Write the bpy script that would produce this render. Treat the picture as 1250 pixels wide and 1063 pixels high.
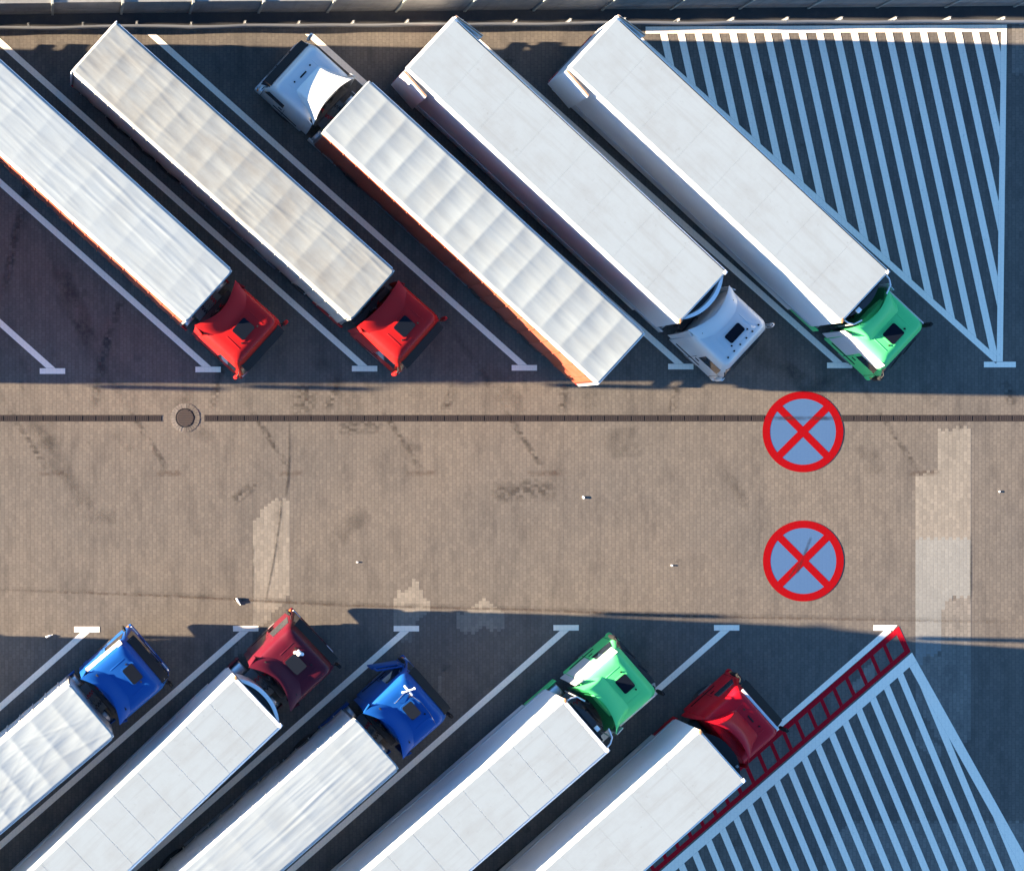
import bpy, bmesh, math, random
from mathutils import Vector, noise as mn
R = math.radians
random.seed(7)
scene = bpy.context.scene
for o in list(bpy.data.objects):
    bpy.data.objects.remove(o)
C = scene.collection

# ---------------------------------------------------------------- camera
# drone looking straight down from 80 m; the picture is the right-hand crop of its frame
H, F, NX, NY = 80.0, 2546.0, 60.0, 530.0
W_PX, H_PX = 1250.0, 1063.0
cam = bpy.data.cameras.new('camera')
cam.sensor_width = 36.0
cam.lens = 36.0 * F / W_PX
cam.shift_x = (W_PX / 2 - NX) / W_PX
cam.shift_y = -(H_PX / 2 - NY) / W_PX
cam.clip_start, cam.clip_end = 1.0, 4000.0
cam_o = bpy.data.objects.new('camera', cam)
cam_o.location = (0, 0, H)
C.objects.link(cam_o)
scene.camera = cam_o

# ---------------------------------------------------------------- sky, sun, exposure
SUN_EL, SUN_AZ = 8.6, 1.2          # degrees; light travels along +x, turning slightly to -y
SUN_STRENGTH, SKY_STRENGTH = 5.0, 0.05
world = bpy.data.worlds.new('World')
scene.world = world
world.use_nodes = True
wn = world.node_tree
bg = wn.nodes['Background']
sky = wn.nodes.new('ShaderNodeTexSky')
sky.sky_type = 'NISHITA'
sky.sun_disc = False
sky.sun_elevation = R(SUN_EL)
sky.sun_rotation = R(-90 + SUN_AZ)
sky.air_density, sky.dust_density, sky.ozone_density = 0.85, 0.1, 4.0
bg.inputs['Strength'].default_value = SKY_STRENGTH
wn.links.new(sky.outputs[0], bg.inputs['Color'])
sl = bpy.data.lights.new('sun', 'SUN')
sl.energy = SUN_STRENGTH
sl.angle = R(0.55)
sl.color = (1.0, 0.81, 0.58)
sun = bpy.data.objects.new('sun', sl)
ldir = Vector((math.cos(R(SUN_AZ)) * math.cos(R(SUN_EL)), -math.sin(R(SUN_AZ)) * math.cos(R(SUN_EL)), -math.sin(R(SUN_EL))))
sun.rotation_euler = ldir.to_track_quat('-Z', 'Y').to_euler()
sun.location = (-60, 5, 30)
C.objects.link(sun)
vs = scene.view_settings
vs.view_transform, vs.look = 'Standard', 'None'
vs.exposure, vs.gamma = 3.64, 1.0

# ---------------------------------------------------------------- helpers
def P(px, py, z=0.0):
    """point at height z that the photograph shows at pixel (px, py)"""
    k = (H - z) / F
    return Vector(((px - NX) * k, -(py - NY) * k, z))

def put(o, name, parent=None, label=None, cat=None, group=None, kind=None):
    if label: o['label'] = label
    if cat: o['category'] = cat
    if group: o['group'] = group
    if kind: o['kind'] = kind
    C.objects.link(o)
    if parent is not None:
        o.parent = parent
    return o

def empty(name, loc=(0, 0, 0), rz=0.0, label=None, cat=None, group=None, kind=None):
    o = bpy.data.objects.new(name, None)
    o.location = loc
    o.rotation_euler = (0, 0, rz)
    o.empty_display_size = 0.3
    return put(o, name, None, label, cat, group, kind)

class MB:
    """collects verts / faces of ONE mesh object"""
    def __init__(s):
        s.v, s.f = [], []
    def add(s, vs_, fs):
        n = len(s.v)
        s.v += [tuple(v) for v in vs_]
        s.f += [tuple(i + n for i in f) for f in fs]
        return s
    def box(s, x0, x1, y0, y1, z0, z1, bev=0.0):
        if bev <= 0:
            vv = [(x, y, z) for z in (z0, z1) for y in (y0, y1) for x in (x0, x1)]
            return s.add(vv, [(0, 2, 3, 1), (4, 5, 7, 6), (0, 1, 5, 4), (2, 6, 7, 3), (0, 4, 6, 2), (1, 3, 7, 5)])
        bm = bmesh.new()
        bmesh.ops.create_cube(bm, size=1.0)
        for v in bm.verts:
            v.co = ((x0 + x1) / 2 + v.co.x * (x1 - x0), (y0 + y1) / 2 + v.co.y * (y1 - y0), (z0 + z1) / 2 + v.co.z * (z1 - z0))
        bmesh.ops.bevel(bm, geom=list(bm.edges), offset=bev, segments=2, profile=0.5, affect='EDGES')
        bm.verts.index_update()
        s.add([v.co[:] for v in bm.verts], [[v.index for v in f.verts] for f in bm.faces])
        bm.free()
        return s
    def tube(s, pts, r, n=8, caps=True):
        pts = [Vector(p) for p in pts]
        base = len(s.v)
        for i, p in enumerate(pts):
            a = pts[max(i - 1, 0)]; b = pts[min(i + 1, len(pts) - 1)]
            t = (b - a).normalized()
            u = t.orthogonal().normalized() if abs(t.z) > 0.95 else t.cross(Vector((0, 0, 1))).normalized()
            w = t.cross(u)
            rr = r[i] if isinstance(r, (list, tuple)) else r
            for k in range(n):
                an = 2 * math.pi * k / n
                s.v.append(tuple(p + u * (math.cos(an) * rr) + w * (math.sin(an) * rr)))
        for i in range(len(pts) - 1):
            for k in range(n):
                a = base + i * n + k; b = base + i * n + (k + 1) % n
                s.f.append((a, b, b + n, a + n))
        if caps:
            s.f.append(tuple(base + k for k in reversed(range(n))))
            e = base + (len(pts) - 1) * n
            s.f.append(tuple(e + k for k in range(n)))
        return s
    def loft(s, rings, cap0=True, cap1=True):
        base = len(s.v); n = len(rings[0])
        for r in rings:
            s.v += [tuple(p) for p in r]
        for i in range(len(rings) - 1):
            for k in range(n):
                a = base + i * n + k; b = base + i * n + (k + 1) % n
                s.f.append((a, b, b + n, a + n))
        if cap0: s.f.append(tuple(base + k for k in reversed(range(n))))
        if cap1:
            e = base + (len(rings) - 1) * n
            s.f.append(tuple(e + k for k in range(n)))
        return s
    def grid(s, fn, nu, nv, thick=0.0, down=(0, 0, -1)):
        """fn(u,v) u,v in 0..1 -> point; closed sheet if thick"""
        base = len(s.v)
        pts = [[Vector(fn(i / nu, j / nv)) for j in range(nv + 1)] for i in range(nu + 1)]
        for r in pts:
            s.v += [tuple(p) for p in r]
        m = nv + 1
        for i in range(nu):
            for j in range(nv):
                a = base + i * m + j
                s.f.append((a, a + m, a + m + 1, a + 1))
        if thick:
            b2 = len(s.v); d = Vector(down) * thick
            for r in pts:
                s.v += [tuple(p + d) for p in r]
            for i in range(nu):
                for j in range(nv):
                    a = b2 + i * m + j
                    s.f.append((a, a + 1, a + m + 1, a + m))
            def st(a, b):
                s.f.append((base + a, base + b, b2 + b, b2 + a))
            for i in range(nu):
                st(i * m, (i + 1) * m); st((i + 1) * m + nv, i * m + nv)
            for j in range(nv):
                st(j + 1, j); st(nu * m + j, nu * m + j + 1)
        return s
    def poly(s, pts):
        return s.add(pts, [tuple(range(len(pts)))])
    def slab(s, pts2, z0, z1):
        n = len(pts2)
        s.add([(p[0], p[1], z0) for p in pts2] + [(p[0], p[1], z1) for p in pts2],
              [tuple(reversed(range(n))), tuple(range(n, 2 * n))] + [(k, (k + 1) % n, (k + 1) % n + n, k + n) for k in range(n)])
        return s
    def mesh(s, name, mat, smooth=40):
        me = bpy.data.meshes.new(name)
        me.from_pydata(s.v, [], s.f)
        bm = bmesh.new(); bm.from_mesh(me)
        bmesh.ops.recalc_face_normals(bm, faces=bm.faces)
        bm.to_mesh(me); bm.free()
        me.materials.append(mat)
        if smooth:
            me.shade_smooth()
            me.set_sharp_from_angle(angle=R(smooth))
        return me
    def build(s, name, mat, parent=None, smooth=40, loc=None, **kw):
        o = bpy.data.objects.new(name, s.mesh(name, mat, smooth))
        if loc is not None: o.location = loc
        return put(o, name, parent, **kw)

def flat(name, polys, mat, parent=None, z=0.004, **kw):
    """flat sheet on the ground from pixel-free world polygons"""
    mb = MB()
    for p in polys:
        mb.poly([(q[0], q[1], z) for q in p])
    me = bpy.data.meshes.new(name)
    me.from_pydata(mb.v, [], mb.f)
    bm = bmesh.new(); bm.from_mesh(me)
    for f in bm.faces:
        f.normal_update()
        if f.normal.z < 0: f.normal_flip()
    bm.to_mesh(me); bm.free()
    me.materials.append(mat)
    o = bpy.data.objects.new(name, me)
    return put(o, name, parent, **kw)

def inst(src, name, parent, loc, rz=0.0, scale=None):
    o = src.copy() if hasattr(src, 'copy') and isinstance(src, bpy.types.Object) else bpy.data.objects.new(name, src)
    o.location = loc; o.rotation_euler = (0, 0, rz)
    if scale: o.scale = scale
    C.objects.link(o); o.parent = parent
    return o

# ---------------------------------------------------------------- materials
def nodes(name):
    m = bpy.data.materials.new(name); m.use_nodes = True
    nt = m.node_tree
    return m, nt, nt.nodes['Principled BSDF'], nt.nodes, nt.links

def N(nt, typ, **inp):
    n = nt.nodes.new(typ)
    for k, v in inp.items():
        if k in ('operation', 'blend_type', 'data_type', 'noise_dimensions', 'feature', 'interpolation_type'):
            setattr(n, k, v)
    return n

def mixc(nt, fac, a, b, blend='MIX'):
    n = nt.nodes.new('ShaderNodeMix'); n.data_type = 'RGBA'; n.blend_type = blend
    for s, val in ((0, fac), (6, a), (7, b)):
        if isinstance(val, (int, float)): n.inputs[s].default_value = val
        elif isinstance(val, (tuple, list)): n.inputs[s].default_value = tuple(val) + ((1,) if len(val) == 3 else ())
        else: nt.links.new(val, n.inputs[s])
    return n.outputs[2]

def math_(nt, op, a, b=None, clamp=False):
    n = nt.nodes.new('ShaderNodeMath'); n.operation = op; n.use_clamp = clamp
    for i, val in enumerate((a, b)):
        if val is None: continue
        if isinstance(val, (int, float)): n.inputs[i].default_value = val
        else: nt.links.new(val, n.inputs[i])
    return n.outputs[0]

def ramp(nt, fac, a, b):
    n = nt.nodes.new('ShaderNodeMapRange')
    n.inputs[1].default_value = a; n.inputs[2].default_value = b
    nt.links.new(fac, n.inputs[0])
    return n.outputs[0]

def noise_(nt, vec, scale, detail=3.0, rough=0.55):
    n = nt.nodes.new('ShaderNodeTexNoise')
    n.inputs['Scale'].default_value = scale; n.inputs['Detail'].default_value = detail
    n.inputs['Roughness'].default_value = rough
    if vec is not None: nt.links.new(vec, n.inputs['Vector'])
    return n.outputs[0]

def mapped(nt, vec, scale):
    n = nt.nodes.new('ShaderNodeMapping'); n.inputs['Scale'].default_value = scale
    nt.links.new(vec, n.inputs['Vector'])
    return n.outputs[0]

def bump(nt, b, height, strength, dist):
    n = nt.nodes.new('ShaderNodeBump')
    n.inputs['Strength'].default_value = strength; n.inputs['Distance'].default_value = dist
    nt.links.new(height, n.inputs['Height']); nt.links.new(n.outputs[0], b.inputs['Normal'])

def pos(nt):
    return nt.nodes.new('ShaderNodeNewGeometry').outputs['Position']
def objc(nt):
    return nt.nodes.new('ShaderNodeTexCoord').outputs['Object']

PW, PL = 0.142, 0.213     # paver course width (x) and stone length (y)

def paver_nodes(nt, mortar=0.010):
    """brick texture turned so that the courses run along y; returns (random grey, joint factor)"""
    p = pos(nt)
    sep = nt.nodes.new('ShaderNodeSeparateXYZ'); nt.links.new(p, sep.inputs[0])
    com = nt.nodes.new('ShaderNodeCombineXYZ')
    nt.links.new(sep.outputs[1], com.inputs[0]); nt.links.new(sep.outputs[0], com.inputs[1])
    b = nt.nodes.new('ShaderNodeTexBrick')
    b.offset = 0.5; b.squash = 1.0
    b.inputs['Color1'].default_value = (0, 0, 0, 1); b.inputs['Color2'].default_value = (1, 1, 1, 1)
    b.inputs['Mortar'].default_value = (0.5, 0.5, 0.5, 1)
    b.inputs['Scale'].default_value = 1.0
    b.inputs['Mortar Size'].default_value = mortar
    b.inputs['Mortar Smooth'].default_value = 0.3
    b.inputs['Brick Width'].default_value = PL
    b.inputs['Row Height'].default_value = PW
    nt.links.new(com.outputs[0], b.inputs['Vector'])
    return p, b.outputs['Color'], b.outputs['Fac']

def paver_mat(name, ca, cb, dirt=1.0, var=0.15, joint=0.36):
    m, nt, b, nn, L = nodes(name)
    p, rnd, jt = paver_nodes(nt)
    big = noise_(nt, p, 0.16, 4, 0.6)
    med = noise_(nt, mapped(nt, p, (1.6, 0.45, 1)), 1.0, 5, 0.65)
    col = mixc(nt, ramp(nt, big, 0.36, 0.64), ca, cb)
    # every stone a little different
    col = mixc(nt, var, col, mixc(nt, rnd, (0.35, 0.35, 0.36), (1.0, 0.97, 0.93)), 'OVERLAY')
    st = math_(nt, 'MULTIPLY', ramp(nt, med, 0.48, 0.8), 0.55 * dirt, True)
    col = mixc(nt, st, col, (0.035, 0.031, 0.030))
    spots = noise_(nt, p, 0.9, 6, 0.7)
    st2 = math_(nt, 'MULTIPLY', ramp(nt, spots, 0.66, 0.76), 0.55 * dirt, True)
    col = mixc(nt, st2, col, (0.024, 0.021, 0.020))
    fine = noise_(nt, p, 14.0, 4, 0.7)
    col = mixc(nt, 0.5, col, mixc(nt, fine, (0.25, 0.25, 0.25), (0.8, 0.8, 0.8)), 'SOFT_LIGHT')
    col = mixc(nt, math_(nt, 'MULTIPLY', jt, joint), col, (0.035, 0.030, 0.028))
    L.new(col, b.inputs['Base Color'])
    b.inputs['Roughness'].default_value = 0.9
    b.inputs['Specular IOR Level'].default_value = 0.15
    h = math_(nt, 'ADD', math_(nt, 'MULTIPLY', jt, -0.6), math_(nt, 'MULTIPLY', fine, 0.25))
    bump(nt, b, h, 0.22, 0.008)
    return m

def road_paint(name, col, wear=0.25, worn_to=(0.09, 0.075, 0.065)):
    m, nt, b, nn, L = nodes(name)
    p, rnd, jt = paver_nodes(nt)
    n1 = noise_(nt, p, 5.0, 6, 0.75)
    n2 = noise_(nt, p, 0.5, 3, 0.6)
    n3 = noise_(nt, p, 40.0, 2, 0.6)
    c = mixc(nt, math_(nt, 'MULTIPLY', ramp(nt, n2, 0.3, 0.75), 0.10), col, tuple(x * 0.55 for x in col))
    c = mixc(nt, math_(nt, 'MULTIPLY', n3, 0.07), c, tuple(x * 0.5 for x in col))
    w = math_(nt, 'MULTIPLY', ramp(nt, n1, 0.60, 0.74), wear, True)
    w = math_(nt, 'MAXIMUM', w, math_(nt, 'MULTIPLY', jt, 0.10))
    c = mixc(nt, w, c, worn_to)
    L.new(c, b.inputs['Base Color'])
    b.inputs['Roughness'].default_value = 0.85
    b.inputs['Specular IOR Level'].default_value = 0.05
    bump(nt, b, math_(nt, 'MULTIPLY', jt, -1.0), 0.08, 0.006)
    return m

def stain_mat(name, col, strength, cell=True, thr=(0.35, 0.75)):
    m, nt, b, nn, L = nodes(name)
    p = pos(nt)
    uv = nt.nodes.new('ShaderNodeUVMap'); uv.uv_map = 'uv'
    sep = nt.nodes.new('ShaderNodeSeparateXYZ'); L.new(uv.outputs[0], sep.inputs[0])
    def tent(o, pw):
        t = math_(nt, 'ABSOLUTE', math_(nt, 'SUBTRACT', math_(nt, 'MULTIPLY', o, 2.0), 1.0))
        return math_(nt, 'SUBTRACT', 1.0, math_(nt, 'POWER', t, pw), True)
    fall = math_(nt, 'MULTIPLY', tent(sep.outputs[1], 2.0), tent(sep.outputs[0], 6.0))
    if cell:
        sn = nt.nodes.new('ShaderNodeVectorMath'); sn.operation = 'SNAP'
        L.new(p, sn.inputs[0]); sn.inputs[1].default_value = (PW, PL / 2, 1)
        base = sn.outputs[0]
        wn_ = nt.nodes.new('ShaderNodeTexWhiteNoise'); L.new(base, wn_.inputs['Vector'])
        nz = math_(nt, 'ADD', math_(nt, 'MULTIPLY', wn_.outputs[0], 0.45), math_(nt, 'MULTIPLY', noise_(nt, base, 1.3, 4, 0.6), 0.6))
    else:
        nz = noise_(nt, p, 1.6, 6, 0.68)
    f = math_(nt, 'MULTIPLY', math_(nt, 'MULTIPLY', ramp(nt, nz, *thr), fall), strength, True)
    b.inputs['Base Color'].default_value = (*col, 1)
    b.inputs['Roughness'].default_value = 0.9
    b.inputs['Specular IOR Level'].default_value = 0.1
    L.new(f, b.inputs['Alpha'])
    return m

def paint(name, col, rough=0.32, coat=0.35, metallic=0.0, dirt=0.25, dirt_col=(0.16, 0.14, 0.12), scale=1.4, spec=0.5, streak=0.0):
    m, nt, b, nn, L = nodes(name)
    p = objc(nt)
    n1 = noise_(nt, p, scale, 6, 0.65)
    n2 = noise_(nt, p, scale * 9, 3, 0.6)
    c = mixc(nt, math_(nt, 'MULTIPLY', ramp(nt, n1, 0.45, 0.8), dirt, True), col, dirt_col)
    c = mixc(nt, math_(nt, 'MULTIPLY', n2, dirt * 0.3), c, tuple(x * 0.6 for x in col))
    if streak:
        n4 = noise_(nt, mapped(nt, p, (0.25, 5.0, 1)), 1.0, 5, 0.65)
        n5 = noise_(nt, p, 2.6, 5, 0.7)
        c = mixc(nt, math_(nt, 'MULTIPLY', ramp(nt, n4, 0.5, 0.8), streak, True), c, dirt_col)
        c = mixc(nt, math_(nt, 'MULTIPLY', ramp(nt, n5, 0.64, 0.72), streak * .8, True), c, tuple(x * .8 for x in dirt_col))
    L.new(c, b.inputs['Base Color'])
    L.new(math_(nt, 'ADD', math_(nt, 'MULTIPLY', n1, 0.25), rough - 0.1), b.inputs['Roughness'])
    b.inputs['Coat Weight'].default_value = coat; b.inputs['Coat Roughness'].default_value = 0.15
    b.inputs['Metallic'].default_value = metallic
    b.inputs['Specular IOR Level'].default_value = spec
    return m

def tarp(name, col, dirt_col, dirt=0.35, rough=0.55):
    m, nt, b, nn, L = nodes(name)
    p = objc(nt)
    n1 = noise_(nt, p, 0.8, 6, 0.65)
    n2 = noise_(nt, mapped(nt, p, (0.5, 7, 1)), 1.0, 4, 0.6)
    n3 = noise_(nt, mapped(nt, p, (0.35, 3.0, 1)), 1.0, 4, 0.6)
    c = mixc(nt, math_(nt, 'MULTIPLY', ramp(nt, n1, 0.42, 0.8), dirt, True), col, dirt_col)
    c = mixc(nt, math_(nt, 'MULTIPLY', ramp(nt, n3, 0.45, 0.8), dirt * 0.6, True), c, dirt_col)
    L.new(c, b.inputs['Base Color'])
    b.inputs['Roughness'].default_value = rough
    b.inputs['Specular IOR Level'].default_value = 0.3
    bump(nt, b, n2, 0.12, 0.02)
    return m

def concrete(name, ca, cb):
    m, nt, b, nn, L = nodes(name)
    p = pos(nt)
    n1 = noise_(nt, p, 1.1, 6, 0.65)
    n2 = noise_(nt, mapped(nt, p, (3, 3, 0.4)), 1.5, 4, 0.6)
    c = mixc(nt, ramp(nt, n1, 0.3, 0.7), ca, cb)
    c = mixc(nt, math_(nt, 'MULTIPLY', ramp(nt, n2, 0.5, 0.8), 0.5), c, (0.07, 0.065, 0.06))
    L.new(c, b.inputs['Base Color']); b.inputs['Roughness'].default_value = 0.9
    bump(nt, b, noise_(nt, p, 30, 3), 0.3, 0.01)
    return m

M = {}
M['paver'] = paver_mat('tan_pavers', (0.116, 0.099, 0.082), (0.100, 0.088, 0.076))
M['paver_new'] = paver_mat('pale_pavers', (0.178, 0.157, 0.130), (0.158, 0.141, 0.118), 0.5, 0.2, 0.25)
M['paver_pale'] = paver_mat('whitish_pavers', (0.185, 0.180, 0.163), (0.165, 0.162, 0.149), 0.25, 0.1, 0.18)
M['paver_grey'] = paver_mat('greyer_pavers', (0.160, 0.139, 0.119), (0.139, 0.126, 0.109), 0.8, 0.22, 0.35)
M['white_line'] = road_paint('white_road_paint', (0.95, 0.81, 0.64), 0.5)
M['red_line'] = road_paint('red_road_paint', (0.38, 0.005, 0.014), 0.25)
M['sign_red'] = road_paint('sign_red_paint', (0.205, 0.0010, 0.0035), 0.35, (0.10, 0.02, 0.02))
M['sign_blue'] = road_paint('sign_blue_paint', (0.050, 0.102, 0.200), 0.4, (0.03, 0.06, 0.16))
M['stain'] = stain_mat('dark_stain', (0.030, 0.026, 0.024), 0.42, True)
M['stain_soft'] = stain_mat('soft_stain', (0.036, 0.031, 0.028), 0.32, False, (0.35, 0.75))
M['crack'] = stain_mat('dark_joint', (0.020, 0.020, 0.024), 0.55, False, (0.3, 0.62))
M['rust_stain'] = stain_mat('rusty_stain', (0.075, 0.048, 0.036), 0.34, True, (0.2, 0.7))
M['tarp_white'] = tarp('white_tarpaulin', (0.238, 0.272, 0.286), (0.185, 0.198, 0.196), 0.4)
M['tarp_cream'] = tarp('cream_tarpaulin', (0.222, 0.236, 0.226), (0.140, 0.126, 0.104), 0.60)
M['tarp_grey'] = tarp('greyish_tarpaulin', (0.230, 0.259, 0.266), (0.175, 0.18, 0.17), 0.40)
M['panel_white'] = paint('white_roof_panel', (0.238, 0.274, 0.288), 0.5, 0.0, 0, 0.40, (0.165, 0.17, 0.165), 0.9, streak=.42)
M['box_white'] = paint('white_box_side', (0.64, 0.64, 0.63), 0.38, 0.1, 0, 0.2, (0.3, 0.28, 0.25), 0.6)
M['curtain_red'] = paint('red_orange_curtain', (0.24, 0.040, 0.018), 0.5, 0.0, 0, 0.25)
M['curtain_cream'] = paint('cream_curtain', (0.46, 0.42, 0.36), 0.5, 0.0, 0, 0.3)
M['curtain_white'] = paint('white_curtain', (0.55, 0.55, 0.54), 0.5, 0.0, 0, 0.3)
M['alu'] = paint('brushed_aluminium', (0.58, 0.58, 0.58), 0.38, 0.0, 0.75, 0.2)
M['galv'] = paint('galvanised_steel', (0.17, 0.175, 0.18), 0.55, 0.0, 0.4, 0.5)
M['dark_metal'] = paint('dark_chassis_steel', (0.028, 0.029, 0.032), 0.55, 0.0, 0.2, 0.4, (0.06, 0.05, 0.045))
M['rubber'] = paint('tyre_rubber', (0.016, 0.016, 0.017), 0.8, 0.0, 0, 0.4, (0.05, 0.045, 0.04))
M['black_plastic'] = paint('black_plastic', (0.010, 0.010, 0.011), 0.6, 0.0, 0, 0.2, (0.03, 0.03, 0.03), spec=0.15)
M['grey_plastic'] = paint('grey_plastic', (0.12, 0.12, 0.125), 0.5, 0.0, 0, 0.3)
M['orange'] = paint('orange_lens', (0.55, 0.16, 0.02), 0.25, 0.3, 0, 0.05)
M['red_lens'] = paint('red_lens', (0.40, 0.01, 0.01), 0.25, 0.3, 0, 0.05)
M['lamp_glass'] = paint('headlamp_glass', (0.55, 0.56, 0.58), 0.12, 0.6, 0.3, 0.05)
M['cast_iron'] = paint('cast_iron', (0.032, 0.026, 0.026), 0.75, 0.0, 0.0, 0.5, (0.035, 0.026, 0.022), 6, spec=0.15)
M['lid_iron'] = paint('worn_lid_iron', (0.050, 0.040, 0.037), 0.75, 0.0, 0, 0.5, (0.075, 0.055, 0.045), 6, spec=0.15)
M['white_plastic'] = paint('white_plastic', (0.78, 0.78, 0.76), 0.35, 0.2, 0, 0.1)
M['wood'] = paint('ply_edge', (0.32, 0.16, 0.07), 0.7, 0.0, 0, 0.3)
M['concrete'] = concrete('grey_concrete', (0.20, 0.195, 0.185), (0.14, 0.137, 0.132))
M['concrete_post'] = concrete('pale_concrete', (0.24, 0.27, 0.245), (0.22, 0.21, 0.19))
M['wall_shade'] = concrete('painted_wall_shade', (0.048, 0.045, 0.043), (0.034, 0.033, 0.033))  # dark tone standing in for shade at the foot of the wall
def glass():
    m, nt, b, nn, L = nodes('tinted_glass')
    b.inputs['Base Color'].default_value = (0.010, 0.014, 0.020, 1)
    b.inputs['Roughness'].default_value = 0.06
    b.inputs['Specular IOR Level'].default_value = 0.6
    b.inputs['Coat Weight'].default_value = 0.4
    return m
M['glass'] = glass()
def hatchm():
    m, nt, b, nn, L = nodes('smoked_hatch')
    b.inputs['Base Color'].default_value = (0.003, 0.005, 0.010, 1)
    b.inputs['Roughness'].default_value = 0.6
    b.inputs['Specular IOR Level'].default_value = 0.08
    return m
M['hatch'] = hatchm()
M['cab_red'] = paint('bright_red_paint', (0.30, 0.007, 0.007), 0.42, 0.08, 0, 0.12, (0.10, 0.02, 0.02), spec=0.14)
M['cab_maroon'] = paint('dark_maroon_paint', (0.060, 0.003, 0.010), 0.42, 0.10, 0, 0.15, (0.07, 0.03, 0.03), spec=0.16)
M['cab_crimson'] = paint('crimson_paint', (0.42, 0.003, 0.011), 0.40, 0.12, 0, 0.1, (0.10, 0.02, 0.02), spec=0.16)
M['cab_blue'] = paint('royal_blue_paint', (0.004, 0.052, 0.215), 0.42, 0.08, 0, 0.12, (0.03, 0.06, 0.16), spec=0.14)
M['cab_green'] = paint('bright_green_paint', (0.082, 0.54, 0.165), 0.42, 0.10, 0, 0.12, (0.05, 0.30, 0.12), spec=0.16)
M['cab_white'] = paint('white_cab_paint', (0.46, 0.46, 0.45), 0.32, 0.4, 0, 0.15, (0.35, 0.34, 0.32))
M['dark_green'] = paint('dark_green_paint', (0.008, 0.13, 0.042), 0.45, 0.2, 0, 0.2, (0.02, 0.08, 0.03))

# ================================================================ SETTING
def sheet_obj(name, x0, x1, y0, y1, z, mat, **kw):
    return flat(name, [[(x0, y0), (x1, y0), (x1, y1), (x0, y1)]], mat, None, z, **kw)
pavement = sheet_obj('pavement', -1500, 1500, -1500, 1500, 0.0, M['paver'], kind='structure')

def px(poly):
    return [P(a, b)[:2] for a, b in poly]

def clip(poly, a, b, c):
    """keep a*x+b*y+c >= 0"""
    out = []
    for i in range(len(poly)):
        p, q = poly[i], poly[(i + 1) % len(poly)]
        dp, dq = a * p[0] + b * p[1] + c, a * q[0] + b * q[1] + c
        if dp >= 0: out.append(p)
        if (dp >= 0) != (dq >= 0):
            t = dp / (dp - dq)
            out.append((p[0] + t * (q[0] - p[0]), p[1] + t * (q[1] - p[1])))
    return out

def side(p, q, inside):
    """half plane through p,q that contains the point inside"""
    a, b = q[1] - p[1], p[0] - q[0]
    c = -(a * p[0] + b * p[1])
    if a * inside[0] + b * inside[1] + c < 0: a, b, c = -a, -b, -c
    return a, b, c

# ---- replaced stones: patches whose outline follows the stone grid
def in_poly(x, y, poly):
    r = False; j = len(poly) - 1
    for i in range(len(poly)):
        (xi, yi), (xj, yj) = poly[i], poly[j]
        if (yi > y) != (yj > y) and x < (xj - xi) * (y - yi) / (yj - yi) + xi: r = not r
        j = i
    return r

PZ = [0.0008]
def patch(poly, mat, z=None):
    PZ[0] += 0.00018; z = PZ[0]
    w = px(poly)
    xs = [p[0] for p in w]; ys = [p[1] for p in w]
    polys = []
    i0, i1 = math.floor(min(xs) / PW) - 1, math.ceil(max(xs) / PW) + 1
    for i in range(i0, i1):
        off = PL / 2 if i % 2 else 0.0
        j0, j1 = math.floor(min(ys) / PL) - 2, math.ceil(max(ys) / PL) + 2
        run = None
        for j in range(j0, j1 + 1):
            cy = (j + 0.5) * PL + off
            ok = in_poly((i + 0.5) * PW, cy, w) and j < j1
            if ok and run is None: run = j
            if not ok and run is not None:
                ya, yb = run * PL + off, j * PL + off
                polys.append([(i * PW, ya), ((i + 1) * PW, ya), ((i + 1) * PW, yb), (i * PW, yb)])
                run = None
    if polys:
        flat('paver_patch', polys, mat, pavement, z)

patch([(331, 609), (354, 609), (355, 705), (352, 728), (341, 742), (330, 750), (309, 752), (309, 638)], M['paver_new'])
patch([(309, 745), (335, 745), (322, 765), (296, 772), (285, 790), (286, 800), (308, 800), (309, 770)], M['paver_grey'])
patch([(480, 734), (486, 722), (497, 720), (506, 705), (513, 714), (519, 728), (526, 734), (522, 748), (508, 762), (508, 768), (480, 768)], M['paver_new'])
patch([(492, 772), (500, 768), (505, 776), (503, 784), (490, 784)], M['paver_grey'])
patch([(557, 750), (575, 742), (588, 733), (596, 731), (605, 741), (616, 750), (616, 767), (600, 768), (588, 764), (578, 773), (566, 774), (557, 765)], M['paver_new'])
patch([(1144, 527), (1184, 521), (1185, 576), (1184, 656), (1117, 656), (1117, 580), (1144, 574)], M['paver_new'])
patch([(1117, 656), (1185, 656), (1185, 727), (1160, 730), (1150, 742), (1150, 796), (1130, 800), (1117, 820)], M['paver_pale'])
patch([(1151, 742), (1161, 731), (1185, 728), (1186, 765), (1187, 850), (1184, 902), (1172, 916), (1150, 908), (1132, 880), (1117, 862), (1117, 822), (1131, 801), (1151, 797)], M['paver_grey'])
patch([(1117, 885), (1150, 910), (1148, 925), (1122, 915), (1117, 905)], M['paver_grey'])
patch([(534, 828), (540, 826), (541, 846), (532, 844)], M['paver_grey'])
patch([(1040, 1003), (1300, 1001), (1300, 1100), (1000, 1100), (1010, 1030)], M['paver_grey'])
patch([(1056, 818), (1066, 808), (1070, 830), (1046, 846), (1038, 838)], M['paver_new'])
patch([(1236, 30), (1262, 30), (1262, 90), (1236, 90)], M['paver_grey'])

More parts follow.
